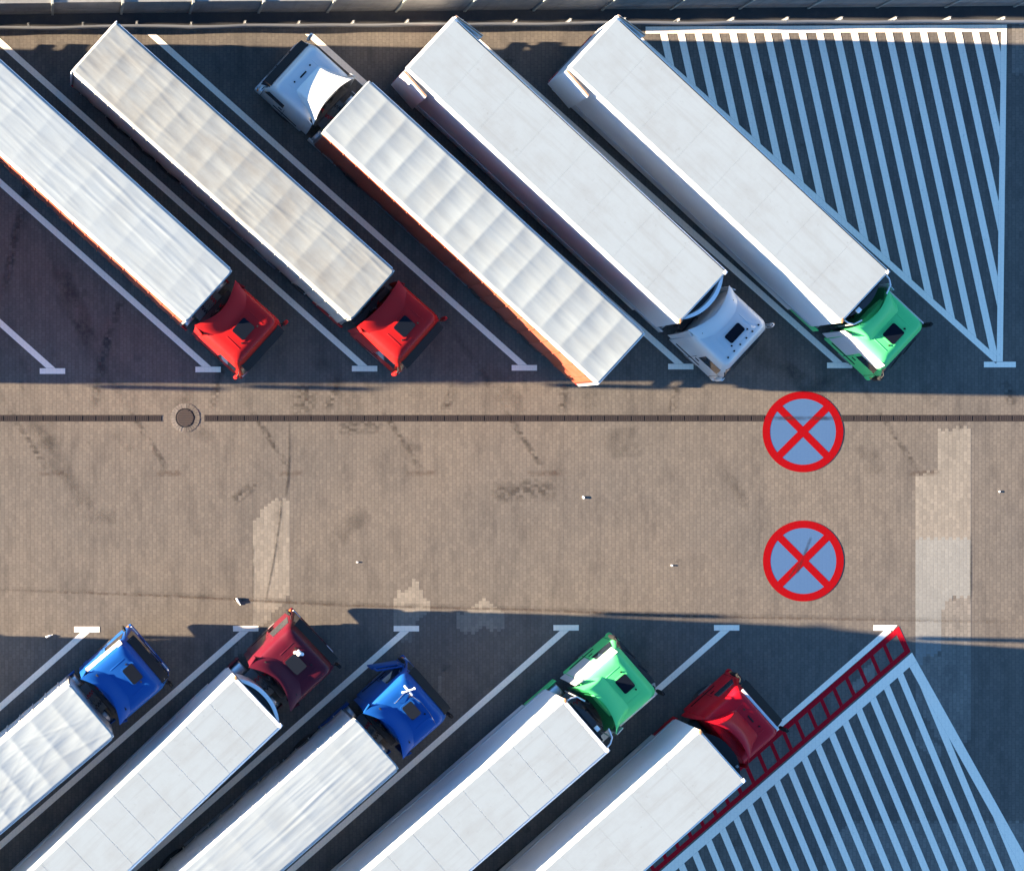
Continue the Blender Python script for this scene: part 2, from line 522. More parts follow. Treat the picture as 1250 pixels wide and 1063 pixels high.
# ---- stains, tyre tracks and old scraped-off markings (thin decals with paver-shaped wear)
def stain(pts, width, mat, z=0.0035, seg=1, name='stain'):
    """strip through pixel points, width in pixels"""
    w = [P(a, b) for a, b in pts]
    hw = width / 2 * H / F
    vs_, fs, uvs = [], [], []
    n = len(w)
    for i, p in enumerate(w):
        t = (w[min(i + 1, n - 1)] - w[max(i - 1, 0)]).normalized()
        s_ = Vector((-t.y, t.x, 0)) * hw
        vs_ += [(p.x - s_.x, p.y - s_.y, z), (p.x + s_.x, p.y + s_.y, z)]
        uvs += [(i / (n - 1), 0), (i / (n - 1), 1)]
    for i in range(n - 1):
        fs.append((2 * i, 2 * i + 2, 2 * i + 3, 2 * i + 1))
    me = bpy.data.meshes.new(name); me.from_pydata(vs_, [], fs)
    ul = me.uv_layers.new(name='uv')
    for lp in me.loops: ul.data[lp.index].uv = uvs[lp.vertex_index]
    me.materials.append(mat)
    bm = bmesh.new(); bm.from_mesh(me)
    for f in bm.faces:
        f.normal_update()
        if f.normal.z < 0: f.normal_flip()
    bm.to_mesh(me); bm.free()
    o = bpy.data.objects.new(name, me)
    put(o, name, pavement)
    return o
ST, SS, CR, RU = M['stain'], M['stain_soft'], M['crack'], M['rust_stain']
zi = 0
def sta(*a, **k):
    global zi
    zi += 1
    stain(*a, z=0.0032 + 0.00003 * zi, **k)
# bars and legs of an older, scraped-off row of T marks
for x in (64, 209, 362, 519, 667, 1120):
    x += random.uniform(-4, 4)
    sta([(x - random.uniform(14, 26), 578), (x + random.uniform(12, 26), 577)], random.uniform(7, 11), RU)
    sta([(x - 52, 500), (x - 4, 574)], 9, ST)
    sta([(x - 150, 345), (x - 100, 425), (x - 52, 500)], 11, SS)
# zig-zag rows of darkened stones and tyre tracks in the bays
for pts in ([(150, 362), (136, 400), (124, 440), (114, 500)], [(40, 205), (20, 280), (5, 360)], [(272, 440), (258, 500)], [(412, 470), (398, 500)],
            [(556, 470), (540, 505)], [(690, 468), (684, 505)], [(826, 470), (820, 505)], [(930, 380), (900, 440)]):
    sta(pts, 13, ST)
for pts in ([(60, 300), (100, 390), (160, 470)], [(75, 330), (110, 420)], [(860, 385), (1000, 480)], [(590, 440), (640, 505)], [(380, 425), (440, 505)],
            [(30, 500), (120, 640)], [(960, 440), (1010, 505)]):
    sta(pts, 26, SS)
for (x, y, w) in ((168, 436, 22), (105, 358, 16), (30, 445, 24), (28, 470, 20), (370, 490, 40), (720, 490, 52), (505, 545, 22), (225, 490, 40), (250, 530, 40),
                  (870, 445, 26), (640, 470, 20), (1010, 470, 60), (1140, 480, 46), (1175, 520, 20), (150, 540, 40), (60, 530, 44), (420, 300, 30), (620, 80, 30),
                  (935, 95, 18), (978, 178, 16), (545, 815, 20), (745, 1005, 20), (640, 1010, 24), (560, 970, 30), (930, 870, 26), (1010, 985, 30), (900, 1020, 28), (1170, 885, 16),
                  (760, 540, 60), (640, 600, 70), (900, 600, 60), (1060, 560, 50), (430, 640, 60), (1230, 480, 40), (130, 630, 30), (440, 520, 60), (300, 600, 40)):
    a_ = random.uniform(0, math.pi); q_ = w * random.uniform(.25, .6)
    sta([(x - q_ * math.cos(a_), y - q_ * math.sin(a_)), (x + random.uniform(-3, 3), y + random.uniform(-3, 3)), (x + q_ * math.cos(a_), y + q_ * math.sin(a_))], w * random.uniform(.3, .9), random.choice((ST, SS, SS)))
# long settled joint across the lane and the crack next to the pale patch
sta([(-20, 717), (200, 725), (420, 737), (640, 742), (830, 750), (1270, 758)], 7, M['stain_soft'])
sta([(-20, 719), (200, 727), (420, 739), (640, 744), (830, 752), (1270, 760)], 4, RU)
sta([(353, 512), (353, 560), (352, 582), (349, 607)], 4.5, CR)
sta([(344, 608), (342, 632), (338, 660), (333, 690), (324, 735)], 3, CR)
sta([(341, 608), (340, 690)], 14, SS)
sta([(309, 660), (309, 750)], 2.5, CR)
sta([(1185, 650), (1185, 735)], 3, CR)

# ---- white painted bay lines: a line ending in a short cross bar
LW = 7.4
def bar(p, q, w):
    d = Vector((q[0] - p[0], q[1] - p[1])).normalized(); s_ = Vector((-d.y, d.x)) * (w / 2)
    return [(p[0] - s_.x, p[1] - s_.y), (q[0] - s_.x, q[1] - s_.y), (q[0] + s_.x, q[1] + s_.y), (p[0] + s_.x, p[1] + s_.y)]
def bay_line(tx, ty, far, far_y, label, group, tw=31):
    root = empty('bay_line', P(tx, ty), 0, label, 'road marking', group)
    inv = lambda poly: [(a - root.location.x, b - root.location.y) for a, b in px(poly)]
    dy = 1 if far_y > ty else -1
    stp = (tx - 2, ty + dy * 3.6)
    ln = bar(stp, (far, far_y), LW)
    # cut the line off square with the page where it ends and where it meets the bar
    a, b, c = side((0, stp[1]), (100, stp[1]), (0, far_y)); ln = bar((tx - 2 + (tx - 2 - far) * .03, stp[1] - (far_y - stp[1]) * .03), (far, far_y), LW)
    ln = clip(ln, a, b, c)
    a, b, c = side((0, far_y - dy * 3), (100, far_y - dy * 3), (0, ty)); ln = clip(ln, a, b, c)
    flat('line', [inv(ln)], M['white_line'], root, 0.0062)
    flat('cross_bar', [inv([(tx - tw / 2, ty - 3.4), (tx + tw / 2, ty - 3.4), (tx + tw / 2, ty + 3.4), (tx - tw / 2, ty + 3.4)])], M['white_line'], root, 0.0062)
    return root
UG, LG = 'white bay lines of the upper row', 'white bay lines of the lower row'
up = [(64, 453, 'white bay line running off the left edge in the empty upper bay'),
      (254, 451, 'white bay line left of the leftmost red cab truck with white roof'),
      (445, 450, 'white bay line between the two red cab trucks'),
      (640, 449, 'white bay line between second red cab and the orange curtain trailer'),
      (831, 447.5, 'white bay line beneath the orange curtain trailer, beside the white cab'),
      (1025, 446, 'white bay line between the white cab and the upper green cab')]
for tx, ty, lab in up:
    dyy = ty - 39
    bay_line(tx, ty, tx - dyy * 1.118, 39, lab, UG)
low = [(106, 768, 'white bay line left of the lower left blue truck with cream side'),
       (300, 767, 'white bay line between the lower left blue truck and maroon truck'),
       (496, 767, 'white bay line between the maroon truck and the second blue truck'),
       (691, 766, 'white bay line between the second blue truck and lower green truck'),
       (887, 766, 'white bay line between lower green truck and crimson truck')]
for tx, ty, lab in low:
    L_ = 330
    bay_line(tx, ty, tx - L_ * 1.135, ty + L_, lab, LG)

# ---- hatched no-parking areas
def marking(name, loc, label, group=None):
    root = empty(name, loc, 0, label, 'road marking', group)
    return root, (lambda poly: [(a - root.location.x, b - root.location.y) for a, b in px(poly)])
ZW = 0.0062
root, inv = marking('hatched_marking', P(1000, 35), 'white hatched triangle with steep stripes beside upper green truck')
flat('border', [inv([(788, 33), (1229, 30.5), (1229, 39), (788, 41.5)])], M['white_line'], root, ZW)
flat('border', [inv([(1222, 39.1), (1229, 39.1), (1224, 441.3), (1216.5, 441.3)])], M['white_line'], root, ZW)
dg0, dg1 = (778, 46), (1218, 441)
flat('border', [inv(clip(bar(dg0, dg1, LW), *side((1222, 39), (1216.3, 441.3), (800, 100))))], M['white_line'], root, ZW)
flat('cross_bar', [inv([(1201, 441.6), (1240, 441.6), (1240, 448.4), (1201, 448.4)])], M['white_line'], root, ZW)
for k in range(20):
    xc = 809.7 + 21.17 * k
    st = [(xc - 4.3 + .219 * -5, 35), (xc + 4.3 + .219 * -5, 35), (xc + 4.3 + .219 * 410, 450), (xc - 4.3 + .219 * 410, 450)]
    st = clip(st, *side((788, 41.6), (1229, 39.1), (900, 200)))
    st = clip(st, *side((1221.9, 39), (1216.4, 441.3), (800, 100)))
    n_ = Vector((dg1[1] - dg0[1], dg0[0] - dg1[0])).normalized() * (LW / 2 + .1)
    st = clip(st, *side((dg0[0] + n_.x, dg0[1] + n_.y), (dg1[0] + n_.x, dg1[1] + n_.y), (1200, 60)))
    if len(st) > 2: flat('stripe', [inv(st)], M['white_line'], root, ZW)

root, inv = marking('hatched_marking', P(1100, 950), 'white hatched area with slanting stripes below the red ladder marking')
u = Vector((math.cos(R(41.0)), -math.sin(R(41.0))))     # along the ladder, up-right
nrm = Vector((-u.y, u.x)); nrm = nrm if nrm.y > 0 else -nrm
A0 = Vector((1111, 798)); A1 = A0 - u * 520
B0, B1 = Vector((1112.5, 795)), Vector((1290, 795 + (1290 - 1112.5) / .559))
edge_w = 11.5
e0 = [tuple(A0 + u * 12), tuple(A1), tuple(A1 + nrm * edge_w), tuple(A0 + u * 12 + nrm * edge_w)]
e0 = clip(e0, *side(tuple(B0), tuple(B1), (900, 1000)))
flat('border', [inv(e0)], M['white_line'], root, ZW)
rb = [tuple(B0), tuple(B1), (B1.x - 13, B1.y), (B0.x - 13, B0.y)]
rb = clip(rb, *side(tuple(A0 + nrm * (edge_w + .1)), tuple(A1 + nrm * (edge_w + .1)), (1100, 1000)))
flat('border', [inv(rb)], M['white_line'], root, ZW)
for k in range(-26, 12):
    xc = 1198.4 + 22.75 * k
    f_ = lambda y: xc + .417 * (y - 1062)
    st = [(f_(700) - 4.5, 700), (f_(700) + 4.5, 700), (f_(1130) + 4.5, 1130), (f_(1130) - 4.5, 1130)]
    st = clip(st, *side(tuple(A0 + nrm * (edge_w + .1)), tuple(A1 + nrm * (edge_w + .1)), (1100, 1000)))
    if len(st) > 2: st = clip(st, *side((B0.x - 13.1, B0.y), (B1.x - 13.1, B1.y), (900, 1000)))
    if len(st) > 2: flat('stripe', [inv(st)], M['white_line'], root, ZW)

root, inv = marking('ladder_marking', P(1000, 880), 'red painted ladder marking beside the crimson cab, along the lower hatching')
RU_, RL_ = Vector((1094, 768)), Vector((1108.5, 795.5))
Q = A0
# upper rail, lower rail, end piece, rungs
e_dir = (Vector((1111.5, 795)) - Vector((1097, 764))).normalized()
up_rail = [tuple(Vector((1097, 764))), tuple(Vector((1097, 764)) - u * 560), tuple(Vector((1097, 764)) - u * 560 + nrm * 6.2), tuple(Vector((1097, 764)) + e_dir * 6.6)]
lo_e = Vector((1111.5, 795))
lo_rail = [tuple(lo_e - e_dir * 5.6), tuple(lo_e - u * 560 - nrm * 5.4), tuple(lo_e - u * 560), tuple(lo_e)]
flat('rail', [inv(up_rail)], M['red_line'], root, ZW)
flat('rail', [inv(lo_rail)], M['red_line'], root, ZW)
E0, E1 = Vector((1097, 764)) + e_dir * 6.7, lo_e - e_dir * 5.7
flat('end_bar', [inv([tuple(E0), tuple(E1), tuple(E1 - u * 7), tuple(E0 - u * 7)])], M['red_line'], root, ZW)
for k in range(1, 32):
    c0 = Vector((1097, 764)) - u * (4 + 20.3 * k * 1.0)
    d = Vector((.40, .917)).normalized()
    st = [tuple(c0 - d * 10), tuple(c0 + d * 60), tuple(c0 + d * 60 - Vector((5.0, 0))), tuple(c0 - d * 10 - Vector((5.0, 0)))]
    pu = Vector((1097, 764)) + nrm * 6.3; pl = lo_e - nrm * 5.5
    st = clip(st, *side(tuple(pu), tuple(pu - u * 100), tuple(pu + nrm * 10)))
    st = clip(st, *side(tuple(pl), tuple(pl - u * 100), tuple(pl - nrm * 10)))
    if len(st) > 2: flat('rung', [inv(st)], M['red_line'], root, ZW)
root, inv = marking('bay_line', P(1075, 766), 'white bay line ending at the red ladder marking beside crimson cab', LG)
l_ = bar((1084, 762), (1084 - 560 * u.x, 762 - 560 * u.y), 7.0)
l_ = [(a + 1.5, b + 6.5) for a, b in l_]
l_ = clip(l_, *side((1097 - nrm.x * .3, 764 - nrm.y * .3), (1097 - nrm.x * .3 - u.x * 100, 764 - nrm.y * .3 - u.y * 100), (900, 700)))
l_ = clip(l_, *side((0, 769.6), (100, 769.6), (500, 1000)))
flat('line', [inv(l_)], M['white_line'], root, ZW)
flat('cross_bar', [inv([(1066, 762.8), (1095.5, 762.8), (1090, 769.4), (1066, 769.4)])], M['white_line'], root, ZW)

# ---- two round no-stopping symbols painted on the lane
def no_stopping(cx, cy, label):
    c = P(cx, cy); k = H / F
    root = empty('no_stopping_symbol', c, 0, label, 'road marking', 'round no-stopping symbols on the lane')
    r0, r1 = 49.3 * k, 40.2 * k
    n = 72
    ring = [[(r0 * math.cos(a), r0 * math.sin(a)), (r0 * math.cos(b), r0 * math.sin(b)), (r1 * math.cos(b), r1 * math.sin(b)), (r1 * math.cos(a), r1 * math.sin(a))]
            for a, b in [(2 * math.pi * i / n, 2 * math.pi * (i + 1) / n) for i in range(n)]]
    flat('disc', [[(r1 * 1.01 * math.cos(2 * math.pi * i / n), r1 * 1.01 * math.sin(2 * math.pi * i / n)) for i in range(n)]], M['sign_blue'], root, 0.0062)
    flat('ring', ring, M['sign_red'], root, 0.0092)
    hw = 4.5 * k
    for s_ in (1, -1):
        d = Vector((math.cos(R(45)), s_ * math.sin(R(45)))); nn_ = Vector((-d.y, d.x)) * hw
        L2 = r1 * 1.005
        a, b = d * -L2, d * L2
        if s_ == 1:
            ps = [[tuple(a - nn_), tuple(b - nn_), tuple(b + nn_), tuple(a + nn_)]]
        else:
            g = d * (hw + 0.0005)
            ps = [[tuple(a - nn_), tuple(-g - nn_), tuple(-g + nn_), tuple(a + nn_)], [tuple(g - nn_), tuple(b - nn_), tuple(b + nn_), tuple(g + nn_)]]
        flat('diagonal_bar', ps, M['sign_red'], root, 0.0089)
no_stopping(980, 527, 'blue and red round no-stopping symbol lying across the drain channel')
no_stopping(980.5, 684.5, 'blue and red round no-stopping symbol in the middle of the lane')
o_ = stain([(972, 700), (979, 684), (990, 655)], 4.5, M['crack'], 0.0102)
o_ = stain([(962, 706), (976, 686)], 3, M['crack'], 0.0103)
o_ = stain([(936, 510.5), (1024, 510.5)], 6, M['crack'], 0.0104)

# ---- drain channel with iron gratings, and the round manhole it runs into
def drain(x0, x1, label):
    a, b = P(x0, 510.5), P(x1, 510.5)
    root = empty('drain_channel', (a.x, a.y, 0), 0, label, 'drain', 'iron drain channel along the lane')
    L2 = b.x - a.x
    MB().box(0, L2, -0.125, 0.125, -0.04, 0.0035).build('trough', M['black_plastic'], root, 0)
    n = int(L2 / 0.5); step = L2 / n
    g = MB()
    g.box(0.006, step - 0.006, -0.110, -0.085, 0.0036, 0.011).box(0.006, step - 0.006, 0.085, 0.110, 0.0036, 0.011)
    for i in range(7):
        x = 0.02 + (step - 0.04) * (i + 0.5) / 7
        g.box(x - 0.024, x + 0.024, -0.085, 0.085, 0.0036, 0.010)
    me = g.mesh('grating', M['cast_iron'], 0)
    for i in range(n):
        inst(me, 'grating', root, (i * step, 0, random.uniform(-0.001, 0.001)))
drain(-60, 197.5, 'dark iron drain channel left of the round manhole')
drain(249.5, 933.5, 'long dark iron drain channel between manhole and upper no-stopping symbol')
drain(1026.5, 1300, 'dark iron drain channel right of the upper no-stopping symbol')

c = P(226, 510)
man = empty('manhole', c, 0, 'round iron manhole with a ring of setts in the drain line', 'manhole')
def disc(r, z0, z1, n=40):
    return MB().slab([(r * math.cos(2 * math.pi * i / n), r * math.sin(2 * math.pi * i / n)) for i in range(n)], z0, z1)
disc(0.36, -0.05, 0.012).build('frame', M['black_plastic'], man, 0)
lid = disc(0.325, 0.0, 0.018).build('lid', M['lid_iron'], man, 0)
bm_ = MB()
for i in range(-4, 5):
    y = i * 0.066; w = math.sqrt(max(0.29 ** 2 - y * y, 0.001))
    bm_.box(-w, w, y - 0.016, y + 0.016, 0.018, 0.024)
bm_.build('lid_rib', M['cast_iron'], lid, 0)
ns = 30
for i in range(ns):
    a0, a1 = 2 * math.pi * (i + 0.06) / ns, 2 * math.pi * (i + 0.94) / ns
    r0, r1 = 0.375, 0.56
    MB().slab([(r0 * math.cos(a0), r0 * math.sin(a0)), (r1 * math.cos(a0), r1 * math.sin(a0)), (r1 * math.cos(a1), r1 * math.sin(a1)), (r0 * math.cos(a1), r0 * math.sin(a1))],
              -0.05, 0.005 + random.uniform(0, 0.006)).build('sett', M['paver_grey'] if 6 < i < 22 else M['paver'], man, 0)

# ---- concrete panel wall along the top
def yl(x, y0, y1):
    return y0 + (y1 - y0) * x / 1250.0
wa, wb = P(-700, yl(-700, 18.0, 7.5)), P(1700, yl(1700, 18.0, 7.5))
wdir = (wb - wa).normalized(); wang = math.atan2(wdir.y, wdir.x); wlen = (wb - wa).length
wall = empty('concrete_wall', wa, wang, 'grey concrete panel wall with posts along the top of the yard', 'wall')
pw_ = 2.635
off = (P(64, 17.5) - wa).dot(wdir) % pw_ - pw_
np_ = int((wlen - off) / pw_)
pan = MB().box(0.055, pw_ - 0.055, 0.0, 0.12, 0.0, 0.70, 0.012).box(0.055, pw_ - 0.055, 0.003, 0.123, 0.71, 1.40, 0.012).box(0.055, pw_ - 0.055, 0.0, 0.12, 1.41, 2.08, 0.012)
post = MB().box(-0.052, 0.052, -0.06, 0.18, 0.0, 2.16, 0.012)
pan_me, post_me = pan.mesh('panel', M['concrete'], 0), post.mesh('post', M['concrete_post'], 0)
for i in range(np_):
    o = inst(pan_me, 'panel', wall, (off + i * pw_, random.uniform(-0.01, 0.01), 0))
    inst(post_me, 'post', wall, (off + i * pw_, 0, 0))

shade_strip_px = [(-700, yl(-700, 18.0, 7.5)), (1700, yl(1700, 18.0, 7.5)), (1700, yl(1700, 36.0, 27.5)), (-700, yl(-700, 36.0, 27.5))]
flat('wall_shade_strip', [px(shade_strip_px)], M['wall_shade'], None, 0.0055, kind='structure')  # painted shade of the wall: dark sheet reaching to the guard rail
# ---- steel guard rail in front of the wall
ra, rb2 = P(-700, yl(-700, 37.0, 28.5)), P(1700, yl(1700, 37.0, 28.5))
rdir = (rb2 - ra).normalized(); rang = math.atan2(rdir.y, rdir.x); rlen = (rb2 - ra).length
rail = empty('guard_rail', ra, rang, 'galvanised steel guard rail on short posts before the concrete wall', 'guard rail')
prof = [(0.0, .44), (-.05, .46), (-.082, .49), (-.082, .52), (-.03, .55), (-.015, .585), (-.03, .62), (-.082, .65), (-.082, .68), (-.05, .71), (0.0, .735)]
sp = 2.06
poff = (P(35, 30, .7) - ra).dot(rdir) % sp - sp
pm = MB().box(-0.045, 0.045, 0.02, 0.032, 0, 0.80).box(-0.045, 0.045, 0.122, 0.134, 0, 0.80).box(-0.006, 0.006, 0.032, 0.122, 0, 0.80).box(-0.05, 0.05, -0.01, 0.02, 0.46, 0.72)
post2 = pm.mesh('post', M['galv'], 0)
npost = int((rlen - poff) / sp)
dv = [random.uniform(-0.03, 0.03) for _ in range(npost + 2)]
for i in range(npost):
    inst(post2, 'post', rail, (poff + i * sp, dv[i], 0), random.uniform(-.12, .12))
    nseg = 6
    mb = MB(); rings = []
    for j in range(nseg + 1):
        t = j / nseg; y = dv[i] * (1 - t) + dv[i + 1] * t + 0.012 * math.sin(math.pi * t) * (1 if i % 3 else -1.5)
        rings.append([(t * (sp + 0.0), y + p[0], p[1]) for p in prof] + [(t * sp, y + p[0] + 0.006, p[1]) for p in reversed(prof)])
    mb.loft(rings).build('rail_beam', M['galv'], rail, 50, (poff + i * sp, 0, 0.002 * (i % 2)))

# ================================================================ TRUCKS
# local frame: +x forward, origin on the ground under the middle of the trailer's front wall
def lathe(profile, n=28):
    """profile (radius, y) around the y axis"""
    mb = MB(); rings = []
    for r, y in profile:
        rings.append([(r * math.cos(2 * math.pi * k / n), y, r * math.sin(2 * math.pi * k / n)) for k in range(n)])
    return mb.loft(rings)
TYRE = lathe([(.30, -.15), (.44, -.165), (.495, -.13), (.505, -.06), (.505, .06), (.495, .13), (.44, .165), (.30, .15)]).mesh('tyre', M['rubber'], 35)
RIM = lathe([(.05, -.10), (.20, -.12), (.295, -.14), (.30, .14), (.22, .06), (.12, .09), (.05, .10)]).mesh('rim', M['alu'], 35)
def wheel(root, x, y, dual=False):
    for k in ((0, .34) if dual else (0,)):
        yy = y - math.copysign(k, y)
        w = inst(TYRE, 'wheel', root, (x, yy, .505))
        r = inst(RIM, 'rim', w, (0, 0, 0))
        if y < 0: r.scale = (1, -1, 1)

def ring(x0, x1, hw, rf, rr, z, n=6):
    """rounded rectangle, front (x1) radius rf, rear radius rr"""
    pts = []
    for cx, cy, r, a0 in ((x1 - rf, -hw + rf, rf, -90), (x1 - rf, hw - rf, rf, 0), (x0 + rr, hw - rr, rr, 90), (x0 + rr, -hw + rr, rr, 180)):
        for k in range(n + 1):
            a = R(a0 + 90 * k / n)
            pts.append((cx + r * math.cos(a), cy + r * math.sin(a), z))
    return pts
def sm(t):
    t = min(max(t, 0.0), 1.0); return t * t * (3 - 2 * t)
def lerp(a, b, t): return a + (b - a) * t

def cab(root, xf, zr, paint_, style='wing', side_mat=None, roof_mat=None, hatch=None, visor=M['black_plastic'], hw0=1.20, dy=0.0, tip=.34, depth=.34,
        mirror_mat=None, lower_side=None, fair_mat=None, rise=.22, wingw=1.12):
    """cab-over tractor cab; returns the cab part"""
    xb = xf - 1.78
    prof = [(.62, .50, 0, .20), (1.15, .54, .02, .22), (1.60, .53, .02, .24), (1.82, .48, .01, .26), (zr - .62, .25, -.01, .27), (zr - .34, .12, -.04, .27),
            (zr - .14, .03, -.08, .26), (zr - .05, -.04, -.13, .24), (zr, -.14, -.22, .22)]
    def at(z):
        for (z0, a0, b0, r0), (z1, a1, b1, r1) in zip(prof, prof[1:]):
            if z <= z1:
                t = (z - z0) / (z1 - z0)
                return xf + lerp(a0, a1, t), hw0 + lerp(b0, b1, t), lerp(r0, r1, t)
        return xf + prof[-1][1], hw0 + prof[-1][2], prof[-1][3]
    def front(y, z):
        X, hw, r = at(z); k = abs(y) - (hw - r)
        return X if k <= 0 else X - r + math.sqrt(max(r * r - k * k, 0))
    rings = [ring(xb + (0 if z < zr - .1 else .05), xf + a, hw0 + b, r, .05, z) for z, a, b, r in prof]
    top = ring(xb + .12, xf - .32, hw0 - .40, .18, .05, zr + .022); rings.append(top)
    rings = [[(x, y + dy, z) for x, y, z in r] for r in rings]
    body = MB().loft(rings).build('cab', paint_, root, 32)
    D = lambda p: (p[0], p[1] + dy, p[2])
    # windscreen and side glass
    z0, z1 = 1.72, zr - .50
    MB().grid(lambda u, v: D((front((u * 2 - 1) * 1.08, lerp(z0, z1, v)) + .012, (u * 2 - 1) * 1.08, lerp(z0, z1, v))), 16, 6, .02, (-1, 0, 0)).build('windscreen', M['glass'], body)
    for s_ in (-1, 1):
        def sw(u, v):
            z = lerp(1.82, zr - .62, v); x = lerp(xf - .72 + .0 * v, xf + .20 - .16 * v, u)
            return D((x, s_ * (at(z)[1] + .008), z))
        MB().grid(sw, 4, 4, .02, (0, -s_, 0)).build('side_window', M['glass'], body)
        # door seams and handle
        g = MB()
        for xx in (xf - .82, xf + .26):
            g.box(xx - .008, xx + .008, s_ * (hw0 + .012) - .012 + dy, s_ * (hw0 + .012) + .012 + dy, .75, 1.8)
        g.box(xf - .74, xf - .56, s_ * (hw0 + .03) - .015 + dy, s_ * (hw0 + .03) + .015 + dy, 1.50, 1.54)
        g.build('door_trim', M['black_plastic'], body, 0)
        # steps and wheel arch
        MB().box(xf - .95, xf - .30, s_ * 1.13 - .06 + dy, s_ * 1.13 + .06 + dy, .40, .52, .02).build('step', M['grey_plastic'], body)
        MB().box(xf - 1.55, xf - .35, s_ * 1.19 - .045 + dy, s_ * 1.19 + .045 + dy, .98, 1.10, .03).build('wheel_arch', M['black_plastic'], body)
        # mirrors on arms
        mx, my = xf + .30, s_ * 1.36
        mr = MB().box(mx - .05, mx + .08, my - .085 + dy, my + .085 + dy, 1.85, 2.58, .04)
        mr = mr.build('mirror', mirror_mat or M['black_plastic'], body)
        MB().tube([D((xf + .20, s_ * 1.16, 2.62)), D((mx, s_ * 1.26, 2.66)), D((mx, my, 2.62)), D((mx, my, 1.80)), D((xf + .32, s_ * 1.18, 1.78))], .020, 6).build('mirror_arm', M['black_plastic'], body)
        # headlights, indicator
        MB().box(xf + .46, xf + .575, s_ * .90 - .20 + dy, s_ * .90 + .20 + dy, .72, .92, .03).build('headlight', M['lamp_glass'], body)
        MB().box(xf + .40, xf + .50, s_ * 1.17 - .03 + dy, s_ * 1.17 + .045 + dy, .95, 1.05, .015).build('indicator', M['orange'], body)
    MB().box(xf + .38, xf + .60, -1.17 + dy, 1.17 + dy, .34, .66, .06).build('bumper', lower_side or paint_, body)
    g = MB()
    for k in range(4):
        g.box(xf + .50, xf + .558, -.62 + dy, .62 + dy, .98 + k * .14, 1.06 + k * .14, .012)
    g.build('grille', M['black_plastic'], body)
    MB().box(xf + .50, xf + .562, -.30 + dy, .30 + dy, .74, .86, .01).build('number_plate', M['white_plastic'], body)
    # wipers
    MB().tube([D((front(.1, 1.72) + .04, .1, 1.72)), D((front(.7, 2.2) + .035, .7, 2.2))], .012, 5).tube([D((front(-.6, 1.72) + .04, -.6, 1.72)), D((front(-.05, 2.2) + .035, -.05, 2.2))], .012, 5).build('wiper', M['black_plastic'], body)
    # roof cover, front lip and recess lines
    if visor:
        zt, zb2 = zr - .36, zr - .56
        MB().grid(lambda u, v: D((front((u * 2 - 1) * 1.02, lerp(zt, zb2, v)) + lerp(.03, .26, v), (u * 2 - 1) * 1.02, lerp(zt, zb2, v))), 14, 3, .03).build('sun_visor', visor, body)
    for s_ in (-1, 1):     # pressed ribs along the roof
        MB().box(xf - 1.0, xf - .34, s_ * .62 - .02 + dy, s_ * .62 + .02 + dy, zr - .01, zr + .030, .012).build('roof_rib', roof_mat or paint_, body)
        MB().tube([D((xf - .42, s_ * .42, zr + .01)), D((xf - .42, s_ * .42, zr + .06))], .035, 8).build('roof_marker', M['black_plastic'], body)
    fm = fair_mat or paint_
    if style == 'wing':
        xs = xf - 1.02
        def wing(u, v):
            t = u * 2 - 1
            w = lerp(hw0 - .20, wingw, v ** 1.3)
            xr = tip + depth * (1 - abs(t) ** 1.7)
            x = lerp(xs, xr, v)
            z = zr + .012 + rise * sm(v) - .16 * abs(t) ** 5 * (1 - .5 * v)
            return D((x, t * w, z))
        fr = MB().grid(wing, 24, 14, .035).build('roof_fairing', fm, body, 45)
        # side deflectors carrying the wing tips down behind the cab
        for s_ in (-1, 1):
            def sd(u, v):
                z = lerp(.95, zr + rise - .14, v)
                x = lerp(xb + .06, lerp(xb - .20, tip + .05, v ** 2.5), u)
                return D((x, s_ * (hw0 - .01 + lerp(0, wingw - hw0 - .01, v ** 3) * u), z))
            MB().grid(sd, 6, 8, .03, (0, -s_, 0)).build('side_deflector', side_mat or fm, body, 45)
        MB().box(tip + depth + .10, tip + depth + .16, -.85 + dy, .85 + dy, zr - .30, zr + rise - .10, .01).build('fairing_bracket', M['black_plastic'], body)
    else:
        if style == 'scoop': xs, w0, w1, zs = xf - .62, .70, 1.17, zr + .012
        else: xs, w0, w1, zs = xf - .98, .86, 1.16, zr + .012
        def scoop(u, v):
            t = u * 2 - 1
            w = lerp(w0, w1, v ** 2.0)
            xr = tip + depth * (1 - abs(t) ** 2.0)
            x = lerp(xs, xr, v)
            up_ = rise * (sm(v * .5 + .5) * 2 - 1 if style == 'scoop' else math.sin(v * math.pi / 2))
            z = zs + up_ * (1 - .92 * sm((abs(t) - .80) / .20) * (1 - .45 * v)) - .03
            return D((x, t * w, z))
        fr = MB().grid(scoop, 30, 14, .03).build('roof_fairing', fm, body, 45)
        for s_ in (-1, 1):
            def sd(u, v):
                z = lerp(.95, zr + rise * .45, v)
                x = lerp(xb + .06, lerp(xb - .25, tip + .05, v ** 2), u)
                return D((x, s_ * (hw0 - .01 - .03 * v + lerp(0, .04, v) * u), z))
            MB().grid(sd, 6, 8, .03, (0, -s_, 0)).build('side_deflector', side_mat or fm, body, 45)
        if style == 'arch':
            def rp(u, v):
                t = u * 2 - 1
                return D((tip + .12 + depth * (1 - t * t) - .34 * v * (1 - .3 * t * t), t * 1.04, zr + rise * .35 * (1 - t ** 4) - .75 * v - .1))
            MB().grid(rp, 16, 6, .03).build('rear_panel', M['dark_green'], body, 45)
        else:
            MB().box(tip + depth - .02, tip + depth + .05, -.80 + dy, .80 + dy, zr - .2, zr + rise * .75, .02).build('fairing_brace', fm, body)
            MB().box(xf - .50, xf - .44, -.16 + dy, .16 + dy, zr + .0, zr + .05, .012).build('roof_vent', M['black_plastic'], body)
